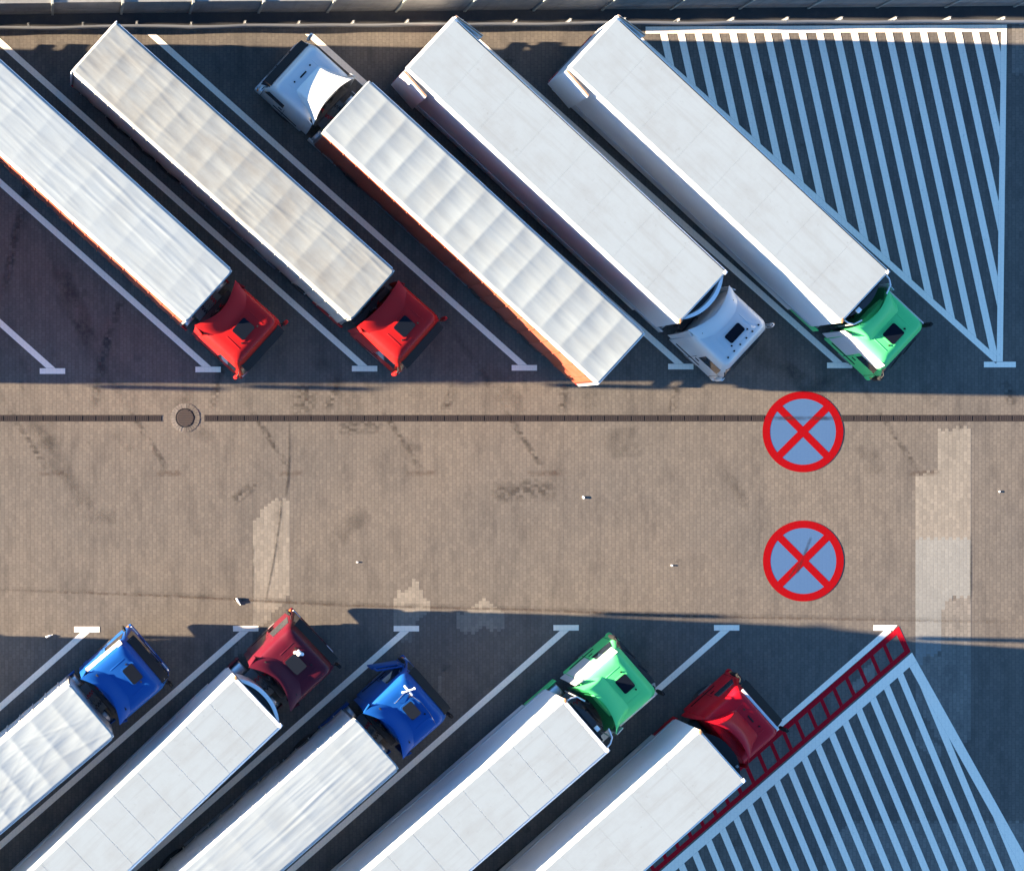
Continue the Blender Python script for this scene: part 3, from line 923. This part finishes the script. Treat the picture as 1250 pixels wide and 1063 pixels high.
    if side_mat is not None:
        for s_ in (-1, 1):
            def sp_(u, v):
                z = lerp(zr - .58, zr - .035, v); X, hw, r = at(z)
                return D((lerp(xb + .03, xf - .02, u), s_ * (hw + .012), z))
            MB().grid(sp_, 8, 6, .015, (0, -s_, 0)).build('side_panel', side_mat, body)
            MB().grid(lambda u, v: D((lerp(xb + .02, xf - .86, u), s_ * (at(lerp(1.2, zr - .6, v))[1] + .010), lerp(1.2, zr - .6, v))), 3, 5, .015, (0, -s_, 0)).build('side_panel', side_mat, body)
    if hatch:
        hx, hl, hwid, up_ = hatch
        hz = zr + .020
        def rr(w, l, r=.07, n=5):
            return [(p[0], p[1]) for p in ring(-l / 2, l / 2, w / 2, r, r, 0, n)]
        fr_ = MB().slab([(hx + a, b + dy) for a, b in rr(hwid + .10, hl + .10)], hz - .03, hz + .022).build('hatch_frame', roof_mat or paint_, body, 30)
        if up_:
            th = R(7)
            pl = MB().slab(rr(hwid, hl), 0, .045)
            pl.v = [(hx + x * math.cos(th), y + dy, hz + .06 + z + x * math.sin(th)) for x, y, z in pl.v]
        else:
            pl = MB().slab([(hx + a, b + dy) for a, b in rr(hwid, hl)], hz + .0225, hz + .05)
        pl.build('roof_hatch', M['hatch'], body, 30)
    # chassis of the tractor
    MB().box(-2.7, xf + .25, -.47, -.38, .72, 1.0).box(-2.7, xf + .25, .38, .47, .72, 1.0).box(-2.5, -2.4, -.38, .38, .75, .97).box(-.2, -.1, -.38, .38, .75, .97).box(xb - .25, xb + .5, -.375, .375, .75, .97).build('chassis_frame', M['dark_metal'], root, 0)
    pl = MB().box(-.05, xb - .10, -.62, .62, 1.004, 1.03, .004).build('catwalk', M['galv'], root)
    MB().box(xb - .30, xb - .04, -.9 + dy, .9 + dy, 1.15, 1.75, .03).build('rear_bulkhead', M['dark_metal'], root)
    cols = (M['black_plastic'], M['grey_plastic'], M['cab_crimson'])
    for k in range(3):
        pts = []
        for j in range(36):
            t = j / 35
            pts.append((lerp(xb - .02, .02, t), -.25 + .25 * k + .07 * math.sin(t * 38), 2.0 - .45 * math.sin(t * math.pi) + .07 * math.cos(t * 38)))
        MB().tube(pts, .014, 5).build('air_hose', cols[k], root)
    for s_ in (-1, 1):
        tk = lathe([(.05, -.55), (.30, -.55), (.33, -.52), (.33, .52), (.30, .55), (.05, .55)], 20)
        tk.v = [(y + xb - 1.05, x + s_ * .86, z + .68) for x, y, z in tk.v]
        tk.build('fuel_tank', M['alu'], root, 40)
        MB().box(xb - 1.9, xb - .42, s_ * 1.20 - .02, s_ * 1.20 + .02, .42, .98, .015).build('side_skirt', lower_side or paint_, root)
        wheel(root, xf - .82, s_ * 1.02)
        wheel(root, -2.05, s_ * 1.03, True)
        g = MB().grid(lambda u, v: (-2.05 + .62 * math.cos(math.pi * u), s_ * lerp(.60, 1.22, v), .56 + .62 * math.sin(math.pi * u)), 12, 1, .02)
        g.build('mudguard', M['black_plastic'], root)
    return body

def trailer(root, kind, roof_mat, side_m, L=13.6, hw=1.275, ztop=4.0, bows=13, sag=.010, wr=.0016, seed=0, vis=-1, chamfer=.18, crease=.08, ncr=40, quilt=.5, reefer=None, doors_open=(), trim=M['box_white'], rail_w=.07):
    FZ = 1.16
    body = MB()
    body.box(-L, -.02, -hw + .03, hw - .03, FZ - .14, FZ)                      # floor
    for x in (-.06, -L + .06):
        for s_ in (-1, 1):
            body.box(x - .06, x + .06, s_ * (hw - .06) - .055, s_ * (hw - .06) + .055, FZ, ztop - .10, .02)
    tb = body.build('trailer_body', M['galv'] if kind == 'tarp' else trim, root, 0)
    fw = MB().box(-.055, .0, -hw + .02, hw - .02, FZ - .14, ztop - .05, .015).build('front_wall', trim, tb)
    rnd = random.Random(seed)
    if kind == 'tarp':
        creases = [(rnd.uniform(-L, 0), rnd.uniform(-1, 1), rnd.uniform(.7, 2.2), rnd.uniform(-crease, crease), rnd.uniform(.5, 1.5)) for _ in range(ncr)]
        cells = {}
        def roofz(x, y):
            t = (-x / L) * bows; fr = t - math.floor(t)
            s0 = 4 * fr * (1 - fr)
            env = 1 - abs(y / hw) ** 6
            ey = sm((hw - abs(y)) / .16)
            z = -sag * s0 * env * (1 + .6 * mn.noise((math.floor(t) * 3.1 + seed, y * 1.1, seed)))
            c_ = (y / hw + 1) * 2.0; fc = c_ - math.floor(c_)
            key = (math.floor(t), math.floor(c_))
            if key not in cells: cells[key] = (rnd.uniform(.2, 1.3), rnd.uniform(-.5, .5))
            am_, ti_ = cells[key]
            z += -quilt * sag * am_ * 4 * fc * (1 - fc) * s0 * env * (1 + ti_ * (fr - .5) * 2)
            z += wr * 1.0 * mn.noise((x * .55 + seed, y * 6.5, seed * 1.7)) * ey
            z += wr * .7 * mn.noise((x * 1.1, y * 15 + seed, 2.2)) * ey
            z += wr * 1.6 * mn.noise((x * .5, y * 1.6, seed + 5)) * ey
            for cx, cy, ln, sl_, am in creases:
                dx_ = (x - cx) / ln
                if abs(dx_) < 1:
                    d_ = (y - cy - sl_ * (x - cx)) / .045
                    if abs(d_) < 3: z += wr * 1.7 * am * (1 - dx_ * dx_) * math.exp(-d_ * d_)
            # gathers at the two ends
            for xe in (0, -L):
                de = abs(x - xe)
                if de < .9: z += wr * 2.4 * (1 - de / .9) * mn.noise((y * 7 + seed, de * 2.2, xe + 3.3)) * ey
            return ztop - .020 + z + .012 * (1 - (y / hw) ** 2)
        def rf(u, v):
            y = (v * 2 - 1) * (hw - .012)
            ch = max(0, abs(y) - (hw - chamfer)) * .85
            x = lerp(-ch * .4 + .012, -L + ch * .25 - .012, u)
            z = roofz(x, y)
            ex = max(0, abs(y) - (hw - .06)) / .06
            return (x, y, z - .045 * ex * ex)
        MB().grid(rf, 260, 52, .012).build('roof_tarpaulin', roof_mat, tb, 180)
        MB().grid(lambda u, v: (lerp(.015, .015 + .008, v), lerp(-hw + .10, hw - .10, u), lerp(ztop - .24, ztop - .03, v)), 20, 2, .01, (-1, 0, 0)).build('front_flap', roof_mat, tb)
        for s_ in (-1, 1):
            MB().box(-L + .10, -.12, s_ * (hw + .006) - .014, s_ * (hw + .006) + .014, ztop - .17, ztop - .045, .010).build('cant_rail', trim, tb)
            def cu(u, v):
                x = lerp(-.10, -L + .10, u)
                z0 = FZ - .22 + .035 * abs(math.sin(x * math.pi / .62))
                z = lerp(z0, ztop - .172, v)
                y = s_ * (hw - .006 + .014 * math.sin(x * 5.1 + seed) * (1 - v) + .008 * mn.noise((x * 3, z * 1.2, seed)))
                return (x, y, z)
            MB().grid(cu, 130, 6, .006, (0, -s_, 0)).build('side_curtain', side_m, tb, 180)
        sme = MB().box(-.022, .022, -.004, .004, FZ - .26, ztop - .30).mesh('strap', side_m, 0)
        nst = 21
        for i in range(nst):
            inst(sme, 'strap', tb, (-.5 - (L - 1.0) * i / (nst - 1), vis * (hw + .022), 0))
    else:
        # insulated box: walls with chamfered top edges
        ch, cz = .065, .06
        sec = [(-hw, FZ - .10), (-hw, ztop - cz), (-hw + ch, ztop - .012), (hw - ch, ztop - .012), (hw, ztop - cz), (hw, FZ - .10)]
        MB().loft([[(x, y, z) for y, z in sec] for x in (-.056, -L + .02)]).build('box_wall', side_m, tb, 0)
        if kind == 'panel':
            n = 11; st = (L - .30) / n
            for i in range(n):
                x1 = -.15 - i * st
                MB().box(x1 - st + .007, x1 - .007, -hw + ch + .03, hw - ch - .03, ztop - .011, ztop + .004 + rnd.uniform(-.001, .0015), .003).build('roof_panel', roof_mat, tb, 0)
            for x in (-.075, -L + .075):
                MB().box(x - .06, x + .06, -hw + ch, hw - ch, ztop - .011, ztop + .012, .006).build('end_rail', trim, tb, 0)
        else:
            n = 8; st = (L - .12) / n
            for i in range(n):
                x1 = -.06 - i * st
                MB().box(x1 - st + .0015, x1 - .0015, -hw + ch + .02, hw - ch - .02, ztop - .011, ztop + .0015 + rnd.uniform(-.0004, .0004)).build('roof_panel', roof_mat, tb, 0)
        for s_ in (-1, 1):
            y = s_ * (hw - ch * .5)
        if kind == 'box':
            MB().box(-L + .2, -.06, (hw - ch - .015), (hw - ch + .012), ztop - .0105, ztop + .006).build('roof_seal', M['black_plastic'], tb, 0)
        # lower rub rail, side ribs
        for s_ in (-1, 1):
            MB().box(-L + .05, -.08, s_ * (hw + .004) - .02, s_ * (hw + .004) + .02, FZ - .16, FZ - .02, .008).build('rub_rail', M['alu'], tb)
            MB().box(-L + .3, -1.0, s_ * (hw - .02) - .012, s_ * (hw - .02) + .012, .50, .98, .008).build('side_skirt', side_m, tb)
        for s_ in (-1, 1):
            MB().box(-.10, .025, s_ * (hw - .09) - .07, s_ * (hw - .09) + .07, ztop - .10, ztop + .015, .012).build('corner_cap', M['wood'] if s_ == vis else trim, tb)
    # rear doors
    for s_ in (-1, 1):
        if s_ in doors_open:
            th = R(6)
            d = MB().box(0, 1.24, -.045, .045, FZ - .05, ztop - .10, .012)
            d2 = MB().box(.02, 1.22, -.05, -.046, FZ, ztop - .15)
            ox, oy = -L + .0, s_ * (hw + .075)
            f_ = lambda v: (ox + v[0] * math.cos(th) + 0 * v[1], oy + s_ * (v[0] * math.sin(th)) + v[1], v[2])
            d.v = [f_(v) for v in d.v]
            dd = d.build('rear_door', side_m, tb)
            t2 = MB().box(.0, 1.235, -.03, .03, ztop - .0985, ztop - .09)
            t2.v = [f_(v) for v in t2.v]; t2.build('door_seal', M['wood'], dd, 0)
        else:
            dd = MB().box(-L - .045, -L + .0, s_ * .645 - .62, s_ * .645 + .62, FZ - .05, ztop - .08, .012).build('rear_door', trim, tb)
            for k in (-.25, .25):
                MB().tube([(-L - .07, s_ * .645 + k, FZ), (-L - .07, s_ * .645 + k, ztop - .2)], .018, 6).build('lock_bar', M['galv'], dd)
    MB().box(-L - .05, -L + .05, -hw + .02, hw - .02, ztop - .075, ztop - .035, .012).build('rear_header', trim, tb)
    # running gear
    g = MB()
    for s_ in (-1, 1):
        g.box(-L + .1, -.6, s_ * .55 - .06, s_ * .55 + .06, .62, 1.018)
    for k in range(16):
        x = -1.0 - k * .8
        g.box(x - .03, x + .03, -1.15, -.611, .90, 1.016).box(x - .03, x + .03, .611, 1.15, .90, 1.016).box(x - .03, x + .03, -.489, .489, .90, 1.016)
    g.build('trailer_chassis', M['dark_metal'], root, 0)
    for x in (-8.7, -10.0, -11.3):
        MB().tube([(x, -1.0, .505), (x, 1.0, .505)], .07, 10).build('axle', M['dark_metal'], root)
        for s_ in (-1, 1):
            wheel(root, x, s_ * 1.05)
            MB().grid(lambda u, v: (x + .56 * math.cos(math.pi * u), s_ * lerp(.86, 1.22, v), .52 + .50 * math.sin(math.pi * u)), 10, 1, .015).build('mudguard', M['black_plastic'], root)
    for s_ in (-1, 1):
        MB().box(-2.75, -2.60, s_ * .95 - .07, s_ * .95 + .07, .12, 1.0, .01).box(-2.85, -2.5, s_ * .95 - .14, s_ * .95 + .14, .08, .115, .01).build('landing_leg', M['galv'], root)
        MB().box(-8.0, -3.2, s_ * 1.22 - .015, s_ * 1.22 + .015, .50, .60).box(-8.0, -3.2, s_ * 1.22 - .015, s_ * 1.22 + .015, .74, .84).box(-7.9, -7.84, s_ * 1.19 - .015, s_ * 1.19 + .015, .5, 1.0).box(-3.4, -3.34, s_ * 1.19 - .015, s_ * 1.19 + .015, .5, 1.0).build('side_guard', M['galv'], root, 0)
        MB().box(-L - .02, -L + .06, s_ * .95 - .25, s_ * .95 + .25, .62, .76, .015).build('tail_light', M['red_lens'], root)
    MB().box(-L - .01, -L + .07, -1.15, 1.15, .46, .56, .01).build('rear_bumper', M['galv'], root)
    MB().box(-5.6, -4.2, -1.12, -.62, .42, .92, .03).build('pallet_box', M['grey_plastic'], root)
    # refrigeration unit on the front wall
    if reefer:
        dark = MB().loft([[(.02 if k in (0, 16) else .02 + .34 * (1 - (abs(k - 8) / 8) ** 2), lerp(-.98, .98, k / 16), z) for k in range(17)] for z in (1.9, ztop - .42)])
        dk = dark.build('cooling_unit', M['dark_metal'], root)
        if reefer == 'arc':
            yo = 1.06
            def arc(r_out):
                return [(.03 + (.36 + r_out) * (1 - abs(t) ** 2.2) + (r_out if abs(t) < .99 else 0), t * (yo + r_out), ) for t in [k / 12 - 1 for k in range(25)]]
            o_, i_ = arc(.0), arc(-.075)
            MB().slab(o_ + [(max(a, .03), b) for a, b in reversed(i_)], 2.05, ztop - .10).build('unit_cowl', M['box_white'], dk, 50)
        elif reefer == 'rail':
            for s_ in (-1, 1):
                MB().tube([(.03, s_ * 1.12, ztop - .12), (.20, s_ * 1.10, ztop - .12), (.40, s_ * .98, ztop - .15), (.52, s_ * .66, ztop - .20)], .030, 8).tube([(.40, s_ * .98, ztop - .15), (.40, s_ * .98, 2.1)], .026, 8).build('protective_bar', M['alu'], dk)
            MB().box(.14, .30, -.52, -.34, ztop - .419, ztop - .30, .012).build('control_box', M['white_plastic'], dk)
            MB().box(.08, .12, -.9, .9, ztop - .419, ztop - .36, .01).build('pipe', M['black_plastic'], dk)
        else:
            o_ = [(.03 + .40 * (1 - abs(t) ** 2.4), t * 1.02) for t in [k / 12 - 1 for k in range(25)]]
            MB().slab(o_, ztop - .418, ztop - .22).build('unit_cowl', M['black_plastic'], dk, 50)
            MB().box(.10, .20, -.75, -.65, ztop - .219, ztop - .15, .02).build('filler_cap', M['galv'], dk)
    return tb

def truck(name, fx, fy, ang, label, group=None, z=4.0):
    p = P(fx, fy, z)
    return empty(name, (p.x, p.y, 0), R(ang), label, 'truck', group)

UT, LT = 'trucks parked in the upper row', 'trucks parked in the lower row'
RD, MA, CM, BL, GR, WH = (M[k] for k in ('cab_red', 'cab_maroon', 'cab_crimson', 'cab_blue', 'cab_green', 'cab_white'))
# T1 .. T5 upper row
t1 = truck('articulated_truck', 255.5, 362, -42.2, 'red cab truck with white wrinkled tarpaulin roof running off the left edge', UT)
trailer(t1, 'tarp', M['tarp_white'], M['curtain_red'], bows=11, sag=.0035, wr=.0021, seed=1, crease=.05, ncr=60, vis=-1)
cab(t1, 2.46, 3.55, RD, 'wing', hatch=(1.73, .56, .66, False), mirror_mat=RD, tip=.30, depth=.36)
t2 = truck('articulated_truck', 455.5, 360.5, -41.7, 'red cab truck with cream stained tarpaulin roof, between two bay lines', UT)
trailer(t2, 'tarp', M['tarp_cream'], M['curtain_cream'], bows=14, sag=.0055, wr=.0016, seed=2, crease=.12, quilt=.8, vis=-1, hw=1.215)
cab(t2, 2.36, 3.40, RD, 'wing', hatch=(1.66, .56, .64, False), mirror_mat=RD, tip=.36, depth=.14, rise=.16)
t3 = truck('articulated_truck', 422.5, 129.5, 137.5, 'white cab truck facing the wall with orange curtain trailer', UT)
trailer(t3, 'tarp', M['tarp_grey'], M['curtain_red'], bows=14, sag=.012, wr=.0009, seed=3, quilt=.35, ncr=10, vis=1, chamfer=.12)
cab(t3, 2.42, 2.95, WH, 'scoop', mirror_mat=WH, tip=.42, depth=.26, rise=.62)
t4 = truck('articulated_truck', 859, 363, -42.9, 'white cab truck with smooth white box trailer and rear door folded open', UT)
trailer(t4, 'box', M['panel_white'], M['box_white'], seed=4, vis=-1, reefer='arc', doors_open=(-1, 1), hw=1.30)
bd = cab(t4, 2.52, 3.25, WH, 'wing', hatch=(1.86, .38, .74, False), mirror_mat=WH, tip=.50, depth=.34, visor=None)
for k in range(6):
    y = lerp(-.82, .82, k / 5)
    MB().tube([(2.30, y, 3.262), (2.30, y, 3.30)], .035, 8).build('marker_light', M['black_plastic'], bd)
t5 = truck('articulated_truck', 1057, 362.5, -43.0, 'green cab truck with smooth white box trailer beside the steep hatching', UT)
trailer(t5, 'box', M['panel_white'], M['box_white'], seed=5, vis=-1, reefer='rail', doors_open=(-1, 1), hw=1.30)
cab(t5, 2.50, 3.0, GR, 'arch', side_mat=WH, fair_mat=GR, hatch=(1.90, .56, .62, False), tip=.42, depth=.42, rise=.45, visor=None)
# lower row
b1 = truck('articulated_truck', 112, 867, 40.4, 'blue cab truck with creased white tarpaulin, first in the lower row', LT)
trailer(b1, 'tarp', M['tarp_white'], M['curtain_white'], bows=14, sag=.009, wr=.0022, seed=6, crease=.5, quilt=1.0, vis=1)
bd = cab(b1, 2.44, 3.5, BL, 'wing', side_mat=None, hatch=(1.98, .46, .68, False), tip=.40, depth=.42)
for s_ in (-1, 1):
    MB().box(2.52, 2.74, s_ * .86 - .11, s_ * .86 + .11, 2.99, 3.05, .01).build('visor_end', M['white_plastic'], bd)
MB().grid(lambda u, v: (lerp(.75, 2.40, u), 1.20 - .13 * v * v + .015, lerp(3.0, 3.42, v)), 8, 5, .015, (0, -1, 0)).build('side_panel', M['curtain_cream'], bd)
b2 = truck('articulated_truck', 316, 855.5, 43.5, 'dark maroon cab truck with white panelled roof and white ornament on hatch', LT)
trailer(b2, 'panel', M['panel_white'], M['box_white'], seed=7, vis=1, reefer='arc')
bd = cab(b2, 2.72, 3.60, MA, 'wing', hatch=(1.90, .52, .66, True), tip=.56, depth=.46)
orn = MB().tube([(2.26, .22, 3.62), (2.26, .22, 3.70), (2.26, .22, 3.80), (2.26, .22, 3.86)], [.08, .11, .10, .04], 10).tube([(2.33, .10, 3.66), (2.33, .10, 3.74)], [.07, .06], 8).tube([(2.18, .32, 3.66), (2.20, .34, 3.76)], [.06, .05], 8).tube([(2.30, .30, 3.80), (2.34, .33, 3.88)], [.04, .02], 6)
orn.build('roof_ornament', M['white_plastic'], bd)
b3 = truck('articulated_truck', 460.6, 907.6, 41.2, 'blue cab truck with white horns on its roof and driver door open', LT)
trailer(b3, 'tarp', M['tarp_white'], M['curtain_white'], bows=11, sag=.003, wr=.0018, seed=8, crease=.05, ncr=80, vis=1, hw=1.22)
bd = cab(b3, 2.46, 3.5, BL, 'wing', hatch=(1.75, .44, .60, True), tip=.34, depth=.46)
MB().box(2.12, 2.19, .40, .86, 3.55, 3.60, .015).build('air_horn', M['white_plastic'], bd)
h2 = MB().tube([(1.93, .72, 3.57), (2.02, .68, 3.62), (2.32, .56, 3.62), (2.38, .54, 3.62)], [.045, .025, .025, .05], 8)
h2.build('air_horn', M['white_plastic'], bd)
MB().tube([(1.45, .62, 3.56), (1.5, .60, 3.58), (2.0, .66, 3.56), (2.12, .40, 3.56), (2.22, .0, 3.55), (2.20, -.5, 3.55), (2.10, -.98, 3.50)], .007, 5).build('cable', M['grey_plastic'], bd)
th = R(148)
dm = MB().box(0, 1.12, -.035, .035, .95, 2.05, .03).box(.05, .15, -.03, .03, 2.05, 2.75, .02).box(.15, 1.05, -.03, .03, 2.68, 2.75, .02).box(.97, 1.05, -.03, .03, 2.05, 2.68, .02)
dm.v = [(2.66 + x * math.cos(th) - y * math.sin(th), 1.24 + x * math.sin(th) + y * math.cos(th), z) for x, y, z in dm.v]
od = dm.build('open_door', BL, bd, label='open driver door')
dg = MB().box(.15, .97, -.008, .008, 2.05, 2.68)
dg.v = [(2.66 + x * math.cos(th) - y * math.sin(th), 1.24 + x * math.sin(th) + y * math.cos(th), z) for x, y, z in dg.v]
b4 = truck('articulated_truck', 717, 884.5, 40.9, 'green cab truck with white roof of seamed panels, lower row', LT)
trailer(b4, 'panel', M['panel_white'], M['box_white'], seed=9, vis=1, reefer='rail')
cab(b4, 2.72, 3.1, GR, 'arch', side_mat=WH, fair_mat=GR, hatch=(2.13, .50, .60, False), tip=.62, depth=.40, rise=.42, visor=None)
b5 = truck('articulated_truck', 882.5, 922, 41.7, 'crimson cab truck with high roof scoop and smooth white trailer', LT)
trailer(b5, 'smooth', M['panel_white'], M['box_white'], seed=10, vis=1, reefer='plain')
bd = cab(b5, 2.28, 2.95, CM, 'scoop', tip=.42, depth=.46, rise=.70)
MB().box(2.26, 2.36, -.98, .98, 2.86, 2.90, .012).build('roof_trim', M['lamp_glass'], bd)

# trucks standing just left of the picture; their long shadows cross the empty bays
for fx, fy, ang, lab in ((-131, 364, -42.2, 'white truck parked beyond the left edge, nearest upper bay'),
                         (-326, 364, -42.2, 'white truck parked beyond the left edge, farther upper bay')):
    t = truck('articulated_truck', fx, fy, ang, lab, UT)
    trailer(t, 'tarp', M['tarp_grey'], M['curtain_white'], bows=13, sag=.006, wr=.002, seed=11, vis=-1)
    cab(t, 2.46, 3.6, WH, 'wing', hatch=(1.73, .5, .6, False))
t = truck('articulated_truck', -280, 877, 40.4, 'white truck parked beyond the left edge, lower row', LT)
trailer(t, 'tarp', M['tarp_white'], M['curtain_white'], bows=13, sag=.006, wr=.002, seed=12, vis=1)
cab(t, 2.46, 3.6, WH, 'wing', hatch=(1.73, .5, .6, False))

# ================================================================ LITTER
def bottle(x, y, ang, l, label, mat=M['white_plastic']):
    r = l * .12
    mb = MB().tube([(-l / 2, 0, r), (-l * .47, 0, r), (l * .15, 0, r * .95), (l * .30, 0, r * .5), (l * .42, 0, r * .4), (l * .44, 0, r * .42), (l * .5, 0, r * .42)],
                   [r * .8, r, r * .96, r * .5, r * .36, r * .42, r * .4], 12)
    o = mb.build('plastic_bottle', mat, None, 40, None, label=label, cat='litter', group='litter on the lane')
    o.location = P(x, y); o.rotation_euler = (0, 0, R(ang))
bottle(60, 776, 20, .28, 'white plastic bottle lying left of the first lower bay line')
bottle(291, 734, -58, .30, 'white plastic bottle lying above the lower bay line by the pale patch')
def cup(x, y, h, label):
    mb = MB().tube([(0, 0, 0), (0, 0, h * .9), (0, 0, h)], [h * .34, h * .46, h * .40], 12)
    o = mb.build('paper_cup', M['white_plastic'], None, 40, None, label=label, cat='litter', group='litter on the lane')
    o.location = P(x, y); o.scale = (1.15, .8, .35); o.rotation_euler = (0, 0, R(x * 7))
cup(712, 607, .12, 'small white cup standing in the middle of the lane')
cup(436, 686, .08, 'tiny white cup between crack patch and maroon truck')
cup(820, 690, .09, 'tiny white cup left of the lower no-stopping symbol')
cup(1220, 600, .08, 'tiny white cup right of the tall pale paving patch')
